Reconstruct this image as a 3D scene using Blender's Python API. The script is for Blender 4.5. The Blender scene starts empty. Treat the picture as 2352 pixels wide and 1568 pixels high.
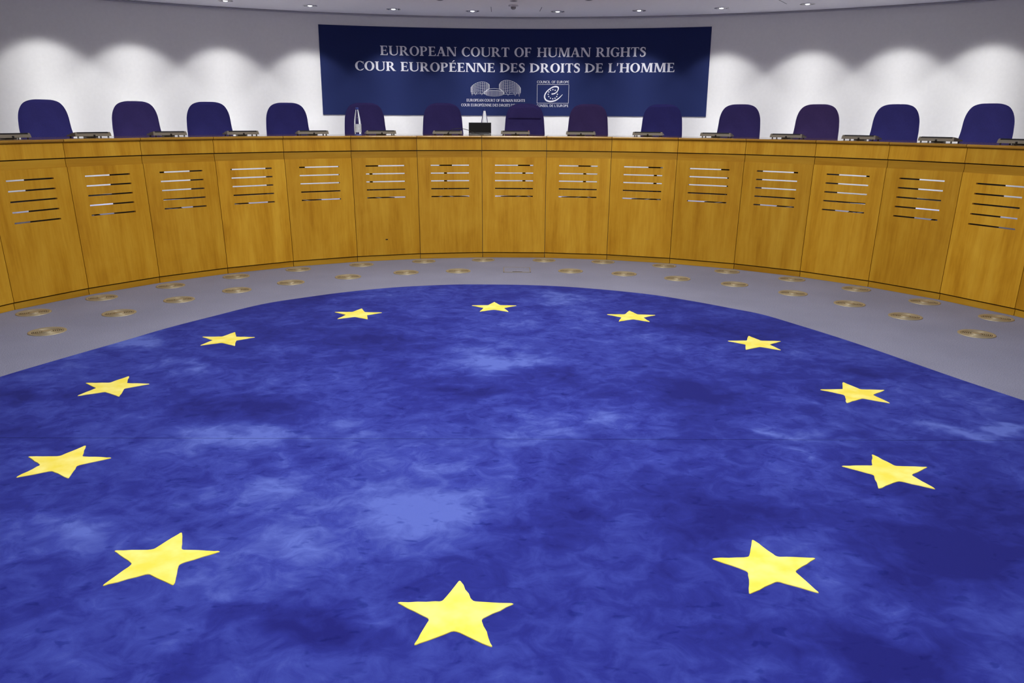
import bpy, bmesh, math, random
from mathutils import Vector, Matrix

random.seed(7)
sc = bpy.context.scene
COL = sc.collection
PI = math.pi

# ------------------------------------------------------------------ camera, world, exposure
def set_camera():
    cam = bpy.data.cameras.new('camera')
    cam.sensor_width = 36.0
    cam.lens = 28.484
    cam.clip_start = 0.05
    cam.clip_end = 60
    ob = bpy.data.objects.new('camera', cam)
    COL.objects.link(ob)
    pitch, yaw, roll = math.radians(15.497), math.radians(0.4455), math.radians(0.3268)
    fw = Vector((math.sin(yaw) * math.cos(pitch), math.cos(yaw) * math.cos(pitch), -math.sin(pitch)))
    r = Vector((math.cos(yaw), -math.sin(yaw), 0))
    u = r.cross(fw)
    r2 = r * math.cos(roll) + u * math.sin(roll)
    u2 = -r * math.sin(roll) + u * math.cos(roll)
    m = Matrix((r2, u2, -fw)).transposed().to_4x4()
    m.translation = Vector((-0.0509, -4.753, 1.4827))
    ob.matrix_world = m
    sc.camera = ob
set_camera()

w = bpy.data.worlds.new('world')
sc.world = w
w.use_nodes = True
w.node_tree.nodes['Background'].inputs[0].default_value = (0.9, 0.93, 1.0, 1)
w.node_tree.nodes['Background'].inputs[1].default_value = 0.02

sc.view_settings.view_transform = 'Standard'
sc.view_settings.look = 'None'
sc.view_settings.gamma = 1
sc.view_settings.use_curve_mapping = False
sc.view_settings.exposure = 0.0

FILL_STRENGTH = 18.0      # the added luminaires in the raised ceiling over the rug
SPOT_STRENGTH = 1.33       # the recessed downlights along the curved wall

# ------------------------------------------------------------------ helpers
def lin(r, g, b):
    def f(c):
        c /= 255.0
        return c / 12.92 if c <= 0.04045 else ((c + 0.055) / 1.055) ** 2.4
    return (f(r), f(g), f(b), 1.0)

class MB:
    """collects vertices and faces; build() links them as one mesh object"""
    def __init__(self):
        self.v, self.f, self.sm = [], [], []
    def add(self, pts, faces, smooth=False):
        n = len(self.v)
        self.v += [tuple(p) for p in pts]
        for f in faces:
            self.f.append([n + i for i in f])
            self.sm.append(smooth)
    def hexa(self, p):            # p: 8 corners, bottom loop then top loop
        self.add(p, [(0, 3, 2, 1), (4, 5, 6, 7), (0, 1, 5, 4), (1, 2, 6, 5), (2, 3, 7, 6), (3, 0, 4, 7)])
    def box(self, x0, x1, y0, y1, z0, z1):
        self.hexa([(x0, y0, z0), (x1, y0, z0), (x1, y1, z0), (x0, y1, z0),
                   (x0, y0, z1), (x1, y0, z1), (x1, y1, z1), (x0, y1, z1)])
    def rings(self, loops, cap0=True, cap1=True, smooth=True, closed=True):
        n = len(loops[0])
        base = len(self.v)
        for l in loops:
            self.v += [tuple(p) for p in l]
        m = n if closed else n - 1
        for i in range(len(loops) - 1):
            for j in range(m):
                a = base + i * n + j
                b = base + i * n + (j + 1) % n
                self.f.append([a, b, b + n, a + n])
                self.sm.append(smooth)
        if cap0:
            self.f.append([base + j for j in reversed(range(n))]); self.sm.append(False)
        if cap1:
            k = base + (len(loops) - 1) * n
            self.f.append([k + j for j in range(n)]); self.sm.append(False)
    def lathe(self, prof, n=24, c=(0, 0, 0), cap0=True, cap1=True, smooth=True):
        loops = [[(c[0] + r * math.cos(2 * PI * j / n), c[1] + r * math.sin(2 * PI * j / n), c[2] + z)
                  for j in range(n)] for r, z in prof]
        self.rings(loops, cap0, cap1, smooth)
    def tube(self, pts, rad, n=8):
        loops = []
        pts = [Vector(p) for p in pts]
        for i, p in enumerate(pts):
            d = (pts[min(i + 1, len(pts) - 1)] - pts[max(i - 1, 0)]).normalized()
            a = d.cross(Vector((0, 0, 1)))
            if a.length < 1e-3:
                a = Vector((1, 0, 0))
            a.normalize()
            b = a.cross(d)
            r = rad[i] if isinstance(rad, (list, tuple)) else rad
            loops.append([p + (a * math.cos(2 * PI * j / n) + b * math.sin(2 * PI * j / n)) * r for j in range(n)])
        self.rings(loops)
    def mesh(self, name):
        me = bpy.data.meshes.new(name)
        me.from_pydata(self.v, [], self.f)
        for p, s in zip(me.polygons, self.sm):
            p.use_smooth = s
        me.update()
        return me
    def build(self, name, mat, parent=None, loc=None, rotz=0.0):
        o = bpy.data.objects.new(name, self.mesh(name))
        o.data.materials.append(mat)
        COL.objects.link(o)
        if parent:
            o.parent = parent
        if loc is not None:
            o.location = loc
        o.rotation_euler[2] = rotz
        return o

def empty(name, loc, rotz=0.0):
    o = bpy.data.objects.new(name, None)
    o.empty_display_size = 0.1
    o.location = loc
    o.rotation_euler[2] = rotz
    COL.objects.link(o)
    return o

def tag(o, label, cat, group=None):
    o['label'] = label
    o['category'] = cat
    if group:
        o['group'] = group
    return o

def struct(o):
    o['kind'] = 'structure'
    return o

def copy_tree(o, parent=None):
    c = o.copy()
    COL.objects.link(c)
    c.parent = parent
    for ch in list(o.children):
        copy_tree(ch, c)
    return c

ORD = ['first', 'second', 'third', 'fourth', 'fifth', 'sixth', 'seventh', 'eighth', 'ninth', 'tenth', 'eleventh', 'twelfth']
def place_words(i, n, side_l='left', side_r='right'):
    """'leftmost', 'third from the left', 'middle' ..."""
    if n % 2 and i == n // 2:
        return 'the middle one of %d' % n
    if i == 0:
        return 'leftmost'
    if i == n - 1:
        return 'rightmost'
    if i < n / 2:
        return ORD[i] + ' from the left'
    return ORD[n - 1 - i] + ' from the right'

# ------------------------------------------------------------------ materials
def new_mat(name):
    m = bpy.data.materials.new(name)
    m.use_nodes = True
    nt = m.node_tree
    return m, nt, nt.nodes['Principled BSDF']

def link(nt, a, b):
    nt.links.new(a, b)

def N(nt, t, **kw):
    n = nt.nodes.new(t)
    for k, v in kw.items():
        setattr(n, k, v)
    return n

def ramp(nt, stops):
    r = N(nt, 'ShaderNodeValToRGB')
    e = r.color_ramp.elements
    while len(e) < len(stops):
        e.new(0.5)
    for i, (p, c) in enumerate(stops):
        e[i].position = p
        e[i].color = c
    return r

def plain(name, col, rough=0.5, metal=0.0, spec=0.5, noise=0.06, nscale=40, bump=0.0, emit=None, sheen=0.0):
    """a simple procedural material: base colour with a little noise"""
    m, nt, b = new_mat(name)
    tc = N(nt, 'ShaderNodeTexCoord')
    no = N(nt, 'ShaderNodeTexNoise')
    no.inputs['Scale'].default_value = nscale
    no.inputs['Detail'].default_value = 3
    link(nt, tc.outputs['Object'], no.inputs['Vector'])
    c0 = tuple(max(0, x * (1 - noise)) for x in col[:3]) + (1,)
    c1 = tuple(x * (1 + noise) for x in col[:3]) + (1,)
    r = ramp(nt, [(0.3, c0), (0.7, c1)])
    link(nt, no.outputs['Fac'], r.inputs['Fac'])
    link(nt, r.outputs['Color'], b.inputs['Base Color'])
    b.inputs['Roughness'].default_value = rough
    b.inputs['Metallic'].default_value = metal
    b.inputs['Specular IOR Level'].default_value = spec
    if sheen:
        b.inputs['Sheen Weight'].default_value = sheen
        b.inputs['Sheen Roughness'].default_value = 0.4
        b.inputs['Sheen Tint'].default_value = (0.55, 0.45, 1.0, 1)
    if bump:
        bp = N(nt, 'ShaderNodeBump')
        bp.inputs['Strength'].default_value = bump
        bp.inputs['Distance'].default_value = 0.002
        link(nt, no.outputs['Fac'], bp.inputs['Height'])
        link(nt, bp.outputs['Normal'], b.inputs['Normal'])
    if emit:
        b.inputs['Emission Color'].default_value = emit[0]
        b.inputs['Emission Strength'].default_value = emit[1]
    return m

def wood(name, vertical=True, tint=1.0, rough=0.45, coat=0.04):
    m, nt, b = new_mat(name)
    tc = N(nt, 'ShaderNodeTexCoord')
    oi = N(nt, 'ShaderNodeObjectInfo')
    off = N(nt, 'ShaderNodeVectorMath', operation='SCALE')
    off.inputs[0].default_value = (37.0, 19.0, 53.0)
    link(nt, oi.outputs['Random'], off.inputs['Scale'])
    ad = N(nt, 'ShaderNodeVectorMath', operation='ADD')
    link(nt, tc.outputs['Object'], ad.inputs[0])
    link(nt, off.outputs['Vector'], ad.inputs[1])
    def layer(sx, sz, detail, dist):
        mp = N(nt, 'ShaderNodeMapping')
        mp.inputs['Scale'].default_value = (sx, sx, sz) if vertical else (sz, sz, sx)
        link(nt, ad.outputs['Vector'], mp.inputs['Vector'])
        no = N(nt, 'ShaderNodeTexNoise')
        no.inputs['Scale'].default_value = 1.0
        no.inputs['Detail'].default_value = detail
        no.inputs['Roughness'].default_value = 0.6
        no.inputs['Distortion'].default_value = dist
        link(nt, mp.outputs['Vector'], no.inputs['Vector'])
        return no
    a = layer(9.0, 0.55, 3, 0.3)      # broad veneer stripes
    f = layer(70.0, 2.2, 4, 0.2)      # fine fibres
    q = layer(3.0, 2.2, 4, 0.6)       # cloudy figure
    def mixv(x, y, fac):
        mx = N(nt, 'ShaderNodeMix', data_type='FLOAT')
        mx.inputs[0].default_value = fac
        link(nt, x, mx.inputs[2]); link(nt, y, mx.inputs[3])
        return mx.outputs[0]
    s = mixv(a.outputs['Fac'], f.outputs['Fac'], 0.28)
    s = mixv(s, q.outputs['Fac'], 0.25)
    t = tint
    r = ramp(nt, [(0.30, (0.395 * t, 0.168 * t, 0.003 * t, 1)), (0.48, (0.565 * t, 0.290 * t, 0.015 * t, 1)),
                  (0.68, (0.69 * t, 0.400 * t, 0.034 * t, 1))])
    link(nt, s, r.inputs['Fac'])
    hs = N(nt, 'ShaderNodeHueSaturation')
    mr = N(nt, 'ShaderNodeMapRange')
    mr.inputs[3].default_value = 0.90
    mr.inputs[4].default_value = 1.10
    link(nt, oi.outputs['Random'], mr.inputs[0])
    link(nt, mr.outputs[0], hs.inputs['Value'])
    link(nt, r.outputs['Color'], hs.inputs['Color'])
    link(nt, hs.outputs['Color'], b.inputs['Base Color'])
    b.inputs['Roughness'].default_value = rough
    b.inputs['Coat Weight'].default_value = coat
    b.inputs['Coat Roughness'].default_value = 0.12
    b.inputs['Specular IOR Level'].default_value = 0.2
    return m

def carpet_grey():
    m, nt, b = new_mat('grey_loop_carpet')
    tc = N(nt, 'ShaderNodeTexCoord')
    n1 = N(nt, 'ShaderNodeTexNoise'); n1.inputs['Scale'].default_value = 180; n1.inputs['Detail'].default_value = 2
    n2 = N(nt, 'ShaderNodeTexNoise'); n2.inputs['Scale'].default_value = 1.3; n2.inputs['Detail'].default_value = 4
    for n in (n1, n2):
        link(nt, tc.outputs['Object'], n.inputs['Vector'])
    r1 = ramp(nt, [(0.25, (0.178, 0.186, 0.260, 1)), (0.75, (0.350, 0.362, 0.470, 1))])
    r2 = ramp(nt, [(0.3, (0.9, 0.9, 0.9, 1)), (0.7, (1.06, 1.06, 1.06, 1))])
    link(nt, n1.outputs['Fac'], r1.inputs['Fac']); link(nt, n2.outputs['Fac'], r2.inputs['Fac'])
    mx = N(nt, 'ShaderNodeMix', data_type='RGBA', blend_type='MULTIPLY'); mx.inputs[0].default_value = 1
    link(nt, r1.outputs['Color'], mx.inputs[6]); link(nt, r2.outputs['Color'], mx.inputs[7])
    link(nt, mx.outputs[2], b.inputs['Base Color'])
    b.inputs['Roughness'].default_value = 1.0
    b.inputs['Specular IOR Level'].default_value = 0.05
    bp = N(nt, 'ShaderNodeBump'); bp.inputs['Strength'].default_value = 0.35; bp.inputs['Distance'].default_value = 0.004
    link(nt, n1.outputs['Fac'], bp.inputs['Height']); link(nt, bp.outputs['Normal'], b.inputs['Normal'])
    return m

def rug_blue():
    m, nt, b = new_mat('mottled_blue_pile')
    tc = N(nt, 'ShaderNodeTexCoord')
    def noise(scale, detail, rough, dist, off=(0, 0, 0), sc3=(1, 1, 1)):
        mp = N(nt, 'ShaderNodeMapping'); mp.inputs['Location'].default_value = off; mp.inputs['Scale'].default_value = sc3
        link(nt, tc.outputs['Object'], mp.inputs['Vector'])
        n = N(nt, 'ShaderNodeTexNoise')
        n.inputs['Scale'].default_value = scale; n.inputs['Detail'].default_value = detail
        n.inputs['Roughness'].default_value = rough; n.inputs['Distortion'].default_value = dist
        link(nt, mp.outputs['Vector'], n.inputs['Vector'])
        return n.outputs['Fac']
    def mixf(x, y, f):
        mx = N(nt, 'ShaderNodeMix', data_type='FLOAT'); mx.inputs[0].default_value = f
        link(nt, x, mx.inputs[2]); link(nt, y, mx.inputs[3]); return mx.outputs[0]
    big = noise(0.62, 2, 0.5, 0.3, (3.1, 1.7, 0))
    mid = noise(2.3, 5, 0.6, 0.9, (7.7, 2.2, 0))
    fine = noise(9.0, 6, 0.62, 0.8, (1.2, 9.9, 0))
    # hand-dyed patches: x, y, half-width, half-depth, lighter (+) or darker (-)
    patches = [(-0.11, 0.1, 0.54, 0.32, 0.9), (-1.28, -1.19, 0.67, 0.22, 1.0), (-0.32, -1.9, 0.34, 0.40, 1.1), (-1.7, -2.07, 0.30, 0.24, 0.8),
               (-0.92, -2.36, 0.24, 0.18, 0.5), (1.37, -1.35, 0.12, 0.14, 0.9), (1.32, -1.04, 0.19, 0.12, 0.9), (2.3, -1.09, 0.26, 0.13, 1.1),
               (0.52, -0.88, 0.3, 0.28, 0.7), (-2.44, 0.34, 0.27, 0.18, 1.0), (-2.01, -0.03, 0.3, 0.18, 0.8), (-1.38, 0.41, 0.36, 0.22, 0.5),
               (0.14, -1.08, 0.35, 0.36, 0.6), (-1.01, -1.71, 0.37, 0.22, 0.7), (1.37, 1.91, 0.55, 0.26, -0.6), (0.45, 1.89, 0.52, 0.25, 0.7),
               (-1.73, 1.85, 0.54, 0.25, -0.8), (-1.45, -0.64, 0.52, 0.28, -1.0), (0.14, -2.05, 0.28, 0.3, -1.1), (-0.65, -2.64, 0.32, 0.2, -1.0),
               (1.58, -2.25, 0.48, 0.52, -1.9), (0.96, -2.75, 0.42, 0.26, -1.3), (1.07, -0.43, 0.5, 0.3, -0.9), (-0.4, -0.38, 0.32, 0.2, -0.7),  # first two also paint in the light falloff at the near right corner
               (-2.69, -0.52, 0.3, 0.2, -1.2), (1.48, 0.91, 0.7, 0.28, -0.9), (2.15, -0.11, 0.45, 0.24, -0.8), (0.84, -1.95, 0.36, 0.28, -0.7),
               (-0.82, 0.53, 0.5, 0.26, -0.8), (0.3, -0.22, 0.32, 0.18, -0.6), (2.1, -1.7, 0.4, 0.4, -0.8)]
    wn = N(nt, 'ShaderNodeTexNoise'); wn.inputs['Scale'].default_value = 2.6; wn.inputs['Detail'].default_value = 4
    link(nt, tc.outputs['Object'], wn.inputs['Vector'])
    ws = N(nt, 'ShaderNodeVectorMath', operation='SUBTRACT'); ws.inputs[1].default_value = (0.5, 0.5, 0.5)
    link(nt, wn.outputs['Color'], ws.inputs[0])
    wm = N(nt, 'ShaderNodeVectorMath', operation='MULTIPLY_ADD'); wm.inputs[1].default_value = (0.9, 0.9, 0)
    link(nt, ws.outputs[0], wm.inputs[0]); link(nt, tc.outputs['Object'], wm.inputs[2])
    acc = None
    for px_, py_, hx, hy, st in patches:
        mp = N(nt, 'ShaderNodeMapping')
        mp.inputs['Scale'].default_value = (1 / (hx * 1.5), 1 / (hy * 1.5), 0)
        mp.inputs['Location'].default_value = (-px_ / (hx * 1.5), -py_ / (hy * 1.5), 0)
        link(nt, wm.outputs[0], mp.inputs['Vector'])
        g = N(nt, 'ShaderNodeTexGradient', gradient_type='QUADRATIC_SPHERE')
        link(nt, mp.outputs['Vector'], g.inputs['Vector'])
        ma = N(nt, 'ShaderNodeMath', operation='MULTIPLY_ADD')
        ma.inputs[1].default_value = st * (0.26 if st > 0 else 0.21)
        link(nt, g.outputs['Fac'], ma.inputs[0])
        if acc is None:
            ma.inputs[2].default_value = 0.0
        else:
            link(nt, acc, ma.inputs[2])
        acc = ma.outputs[0]
    s = mixf(big, mid, 0.55)
    s = mixf(s, fine, 0.36)
    ad = N(nt, 'ShaderNodeMath', operation='ADD')
    link(nt, s, ad.inputs[0]); link(nt, acc, ad.inputs[1])
    s = ad.outputs[0]
    r = ramp(nt, [(0.33, lin(32, 34, 114)), (0.46, lin(42, 48, 136)), (0.56, lin(58, 69, 158)), (0.70, lin(90, 106, 190))])
    link(nt, s, r.inputs['Fac'])
    # small darker flecks where the pile lies the other way
    fl = noise(17.0, 2, 0.5, 0.4, (4.4, 8.1, 0), (0.8, 1.3, 1))
    rf = ramp(nt, [(0.63, (1, 1, 1, 1)), (0.72, (0.62, 0.66, 0.80, 1))])
    link(nt, fl, rf.inputs['Fac'])
    mx = N(nt, 'ShaderNodeMix', data_type='RGBA', blend_type='MULTIPLY'); mx.inputs[0].default_value = 1
    link(nt, r.outputs['Color'], mx.inputs[6]); link(nt, rf.outputs['Color'], mx.inputs[7])
    link(nt, mx.outputs[2], b.inputs['Base Color'])
    b.inputs['Roughness'].default_value = 1.0
    b.inputs['Specular IOR Level'].default_value = 0.03
    b.inputs['Sheen Weight'].default_value = 0.10
    b.inputs['Sheen Tint'].default_value = (0.5, 0.6, 1, 1)
    pile = noise(420, 2, 0.6, 0)
    bp = N(nt, 'ShaderNodeBump'); bp.inputs['Strength'].default_value = 0.25; bp.inputs['Distance'].default_value = 0.004
    link(nt, pile, bp.inputs['Height']); link(nt, bp.outputs['Normal'], b.inputs['Normal'])
    return m

def star_yellow():
    m, nt, b = new_mat('yellow_pile')
    tc = N(nt, 'ShaderNodeTexCoord')
    n = N(nt, 'ShaderNodeTexNoise'); n.inputs['Scale'].default_value = 11; n.inputs['Detail'].default_value = 4
    link(nt, tc.outputs['Object'], n.inputs['Vector'])
    r = ramp(nt, [(0.35, (0.90, 0.76, 0.10, 1)), (0.65, (0.95, 0.86, 0.24, 1))])
    link(nt, n.outputs['Fac'], r.inputs['Fac']); link(nt, r.outputs['Color'], b.inputs['Base Color'])
    b.inputs['Roughness'].default_value = 1.0
    b.inputs['Specular IOR Level'].default_value = 0.03
    return m

def fabric(name, col):
    m, nt, b = new_mat(name)
    tc = N(nt, 'ShaderNodeTexCoord')
    n = N(nt, 'ShaderNodeTexNoise'); n.inputs['Scale'].default_value = 260; n.inputs['Detail'].default_value = 2
    n2 = N(nt, 'ShaderNodeTexNoise'); n2.inputs['Scale'].default_value = 5; n2.inputs['Detail'].default_value = 3
    for x in (n, n2):
        link(nt, tc.outputs['Object'], x.inputs['Vector'])
    mxf = N(nt, 'ShaderNodeMix', data_type='FLOAT'); mxf.inputs[0].default_value = 0.4
    link(nt, n.outputs['Fac'], mxf.inputs[2]); link(nt, n2.outputs['Fac'], mxf.inputs[3])
    r = ramp(nt, [(0.3, tuple(c * 0.8 for c in col[:3]) + (1,)), (0.7, tuple(c * 1.2 for c in col[:3]) + (1,))])
    link(nt, mxf.outputs[0], r.inputs['Fac']); link(nt, r.outputs['Color'], b.inputs['Base Color'])
    b.inputs['Roughness'].default_value = 0.95
    b.inputs['Specular IOR Level'].default_value = 0.05
    b.inputs['Sheen Weight'].default_value = 0.25
    b.inputs['Sheen Roughness'].default_value = 0.3
    b.inputs['Sheen Tint'].default_value = (0.35, 0.25, 1.0, 1)
    return m

def emitter(name, col, strength):
    m, nt, b = new_mat(name)
    b.inputs['Base Color'].default_value = (0.9, 0.9, 0.9, 1)
    b.inputs['Emission Color'].default_value = col
    b.inputs['Emission Strength'].default_value = strength
    return m

def glass(name, col=(1, 1, 1, 1), ior=1.33, rough=0.0):
    m, nt, b = new_mat(name)
    b.inputs['Base Color'].default_value = col
    b.inputs['Transmission Weight'].default_value = 1.0
    b.inputs['IOR'].default_value = ior
    b.inputs['Roughness'].default_value = rough
    return m

M_WALL = plain('white_painted_wall', (0.84, 0.83, 0.80), 0.9, spec=0.1, noise=0.015, nscale=30)
M_CEIL = plain('ceiling_paint', (0.90, 0.875, 0.87), 0.95, spec=0.05, noise=0.012, nscale=20)
M_COVE = plain('grey_shadow_gap', (0.46, 0.45, 0.48), 0.8, spec=0.1, noise=0.02)
M_SEAM = plain('ceiling_joint', (0.10, 0.10, 0.11), 0.8, noise=0.02)
M_BASE = plain('black_baseboard', (0.004, 0.004, 0.005), 0.7, spec=0.1, noise=0.1)
M_GREY = carpet_grey()
M_RUG = rug_blue()
M_STAR = star_yellow()
M_RUGEDGE_LIT = plain('blue_pile_edge_lit', (0.06, 0.09, 0.42), 1.0, spec=0.02, noise=0.15, nscale=60)  # lighter blue paints in the light caught on the raised rim
M_WOODV = wood('honey_veneer_upright', True)
M_WOODH = wood('honey_veneer_lying', False, 0.80)
M_PLINTH = wood('honey_veneer_plinth', False, 0.82)
M_TOP = wood('polished_worktop_veneer', False, 0.70, rough=0.08, coat=0.6)
M_DARK = plain('plain_dark', (0.028, 0.027, 0.028), 0.6, noise=0.1)
M_PART = plain('charcoal_partition', (0.055, 0.050, 0.052), 0.7, noise=0.1)
M_DAIS = plain('pale_blue_grey_dais_carpet', (0.42, 0.43, 0.56), 0.9, spec=0.1, noise=0.08, nscale=150)
M_BRASS = plain('champagne_metal', (0.42, 0.375, 0.255), 0.45, metal=0.4, noise=0.05, nscale=80)
M_VOID = plain('black_recess', (0.010, 0.009, 0.008), 0.9, noise=0.1)
M_BANNER = plain('navy_banner', (0.018, 0.028, 0.108), 0.75, spec=0.12, noise=0.03, nscale=60)
M_PRINT = plain('silver_white_print', (0.80, 0.80, 0.84), 0.45, spec=0.4, noise=0.02)
M_PRINT2 = plain('pale_blue_print', (0.52, 0.60, 0.80), 0.5, noise=0.02)
M_FABS = [fabric('royal_blue_fabric', (0.052, 0.050, 0.235)),
          fabric('violet_blue_fabric', (0.066, 0.052, 0.205)),
          fabric('faded_violet_fabric', (0.080, 0.055, 0.185))]
M_BLACK = plain('black_plastic', (0.008, 0.008, 0.009), 0.4, noise=0.1)
M_CHROME = plain('polished_metal', (0.70, 0.70, 0.70), 0.25, metal=1.0, noise=0.02)
M_BEIGE = plain('grey_beige_plastic', (0.190, 0.165, 0.118), 0.5, noise=0.05)
M_SCREEN = plain('black_screen', (0.006, 0.006, 0.005), 0.25, noise=0.1)
M_BEZEL = plain('grey_bezel', (0.10, 0.105, 0.11), 0.35, metal=0.3, noise=0.03)
M_RED = plain('red_button', (0.75, 0.03, 0.03), 0.4, noise=0.02)
M_WATER = glass('bottle_with_water', (0.97, 0.985, 1.0, 1), 1.33)
M_LABEL = plain('pale_paper_label', (0.68, 0.75, 0.82), 0.6, noise=0.12, nscale=60)
M_CAP = plain('blue_cap', (0.020, 0.045, 0.26), 0.4, noise=0.05)
M_FILL = emitter('fill_lamp_diffuser', (1.0, 0.97, 0.93, 1), FILL_STRENGTH)
M_BULB = emitter('bulb_glow', (0.95, 0.97, 1.0, 1), 3.0)
M_HOUSING = plain('white_metal', (0.7, 0.7, 0.72), 0.5, noise=0.02)

# ------------------------------------------------------------------ plan of the room
CEIL_Z = 2.712
DAIS_Z = 0.50
WALL_R, WALL_CY = 7.5, -1.145           # curved rear wall
LEAN = 0.0734                           # the bench front leans back

def seam_polar(k):
    t = k - 0.46
    a = -8.9346e-05 * t ** 3 + 3.0789e-05 * t * t + 0.16768159 * t + 0.00056595
    r = 0.00242907 * t * t + 4.0296399
    return r, a

def seam_xy(k, out=0.0):
    r, a = seam_polar(k)
    return Vector(((r + out) * math.sin(a), (r + out) * math.cos(a), 0))

def wall_pt(a, r=WALL_R, z=0.0):
    return (r * math.sin(a), WALL_CY + r * math.cos(a), z)

# ---- floor
mb = MB()
mb.box(-7.35, 7.35, -9.1, 6.6, -0.1, 0.0)
struct(mb.build('floor', M_GREY))

# ---- dais behind the bench
mb = MB()
inner = [seam_xy(-8 + i * 0.5, 0.10) for i in range(0, 35)]
outer = []
for q in inner:
    a = math.atan2(q.x, q.y - WALL_CY)
    outer.append(Vector(wall_pt(a, WALL_R - 0.002)))
lo = [[(p.x, p.y, 0.001) for p in inner], [(p.x, p.y, DAIS_Z) for p in inner],
      [(p.x, p.y, DAIS_Z) for p in outer], [(p.x, p.y, 0.001) for p in outer]]
mb.rings(lo, False, False, smooth=False, closed=False)
struct(mb.build('floor_dais', M_DAIS))

# ---- walls
def arc_wall(name, a0, a1, z0, z1, r0, r1, mat, n=72):
    mb = MB()
    loops = []
    for i in range(n + 1):
        a = a0 + (a1 - a0) * i / n
        loops.append([wall_pt(a, r0, z0), wall_pt(a, r1, z0), wall_pt(a, r1, z1), wall_pt(a, r0, z1)])
    mb.rings(loops, True, True, smooth=False)
    for i, f in enumerate(mb.f):
        mb.sm[i] = len(f) == 4
    return mb.build(name, mat)

AW = 1.32
ob = struct(arc_wall('wall_back', -AW, AW, 0.0, CEIL_Z + 0.3, WALL_R, WALL_R + 0.15, M_WALL))
for p in ob.data.polygons:
    p.use_smooth = False
xs, ys = wall_pt(AW)[0], wall_pt(AW)[1]
mb = MB(); mb.box(-xs - 0.15, -xs, -9.0, ys, 0, CEIL_Z + 0.3); struct(mb.build('wall_left', M_WALL))
mb = MB(); mb.box(xs, xs + 0.15, -9.0, ys, 0, CEIL_Z + 0.3); struct(mb.build('wall_right', M_WALL))
mb = MB(); mb.box(-xs - 0.15, xs + 0.15, -9.15, -9.0, 0, CEIL_Z + 0.3); struct(mb.build('wall_front', M_WALL))
struct(arc_wall('baseboard_back', -1.02, 1.02, DAIS_Z + 0.001, DAIS_Z + 0.10, WALL_R - 0.014, WALL_R - 0.003, M_BASE))

# ---- ceiling: low soffit; unseen raised drum, shaped to keep lamplight off the wall
DR_R, DR_CY, DR_Z = 4.35, -0.85, 4.3
mb = MB()
n = 96
ci = [(DR_R * math.sin(2 * PI * i / n), DR_CY + DR_R * math.cos(2 * PI * i / n)) for i in range(n)]
co = []
for (x, y) in ci:
    dx, dy = x, y - DR_CY
    t = min(7.6 / abs(dx) if abs(dx) > 1e-6 else 1e9, (6.7 - DR_CY) / dy if dy > 1e-6 else 1e9, (-9.1 - DR_CY) / dy if dy < -1e-6 else 1e9)
    co.append((dx * t, DR_CY + dy * t))
mb.rings([[(x, y, CEIL_Z) for x, y in co], [(x, y, CEIL_Z) for x, y in ci], [(x, y, DR_Z) for x, y in ci]], False, True, smooth=False)
for cx, cy2 in ((-7.6, 6.7), (7.6, 6.7), (-7.6, -9.1), (7.6, -9.1)):     # corners of the soffit
    near = sorted(range(n), key=lambda i: (co[i][0] - cx) ** 2 + (co[i][1] - cy2) ** 2)[:2]
    mb.add([(cx, cy2, CEIL_Z), (*co[near[0]], CEIL_Z), (*co[near[1]], CEIL_Z)], [(0, 1, 2)])
struct(mb.build('ceiling', M_CEIL))
# grey shadow gap between wall and ceiling
struct(arc_wall('trim_1', -AW, AW, CEIL_Z - 0.022, CEIL_Z - 0.001, WALL_R - 0.02, WALL_R - 0.001, M_COVE, 96))

# fine joints in the soffit boards
for i, (x0, y0, x1, y1) in enumerate([(-0.238, 5.36, -0.243, 5.82), (0.353, 5.36, 0.343, 5.75), (2.80, 4.50, 3.068, 4.945), (-2.75, 4.55, -3.0, 4.95)][:3]):
    d = Vector((x1 - x0, y1 - y0, 0)).normalized()
    s = Vector((-d.y, d.x, 0)) * 0.003
    mb = MB()
    a, b = Vector((x0, y0, 0)), Vector((x1, y1, 0))
    z0, z1 = CEIL_Z - 0.0015, CEIL_Z - 0.0002
    q = [a - s, b - s, b + s, a + s]
    mb.hexa([(p.x, p.y, z0) for p in q] + [(p.x, p.y, z1) for p in q])
    struct(mb.build('trim_%d' % (i + 2), M_SEAM))

# ------------------------------------------------------------------ lights
IES = bpy.data.texts.new('downlight_distribution')
def ies_text():
    ang = list(range(0, 91, 2))
    vals = []
    for a in ang:
        t = math.radians(a)
        base = min(12.0, 1.0 / max(0.02, math.sin(min(PI / 2, t + 0.2))) ** 2.7)
        cut = 1.0 / (1.0 + math.exp((a - 39.3) / 1.5))
        vals.append(base * cut * 100 + 0.2)
    return ('IESNA:LM-63-1995\nTILT=NONE\n1 -1 1 %d 1 1 2 0 0 0\n1 1 0\n%s\n0\n%s\n'
            % (len(ang), ' '.join(str(a) for a in ang), ' '.join('%.3f' % v for v in vals)))
IES.write(ies_text())

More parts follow.
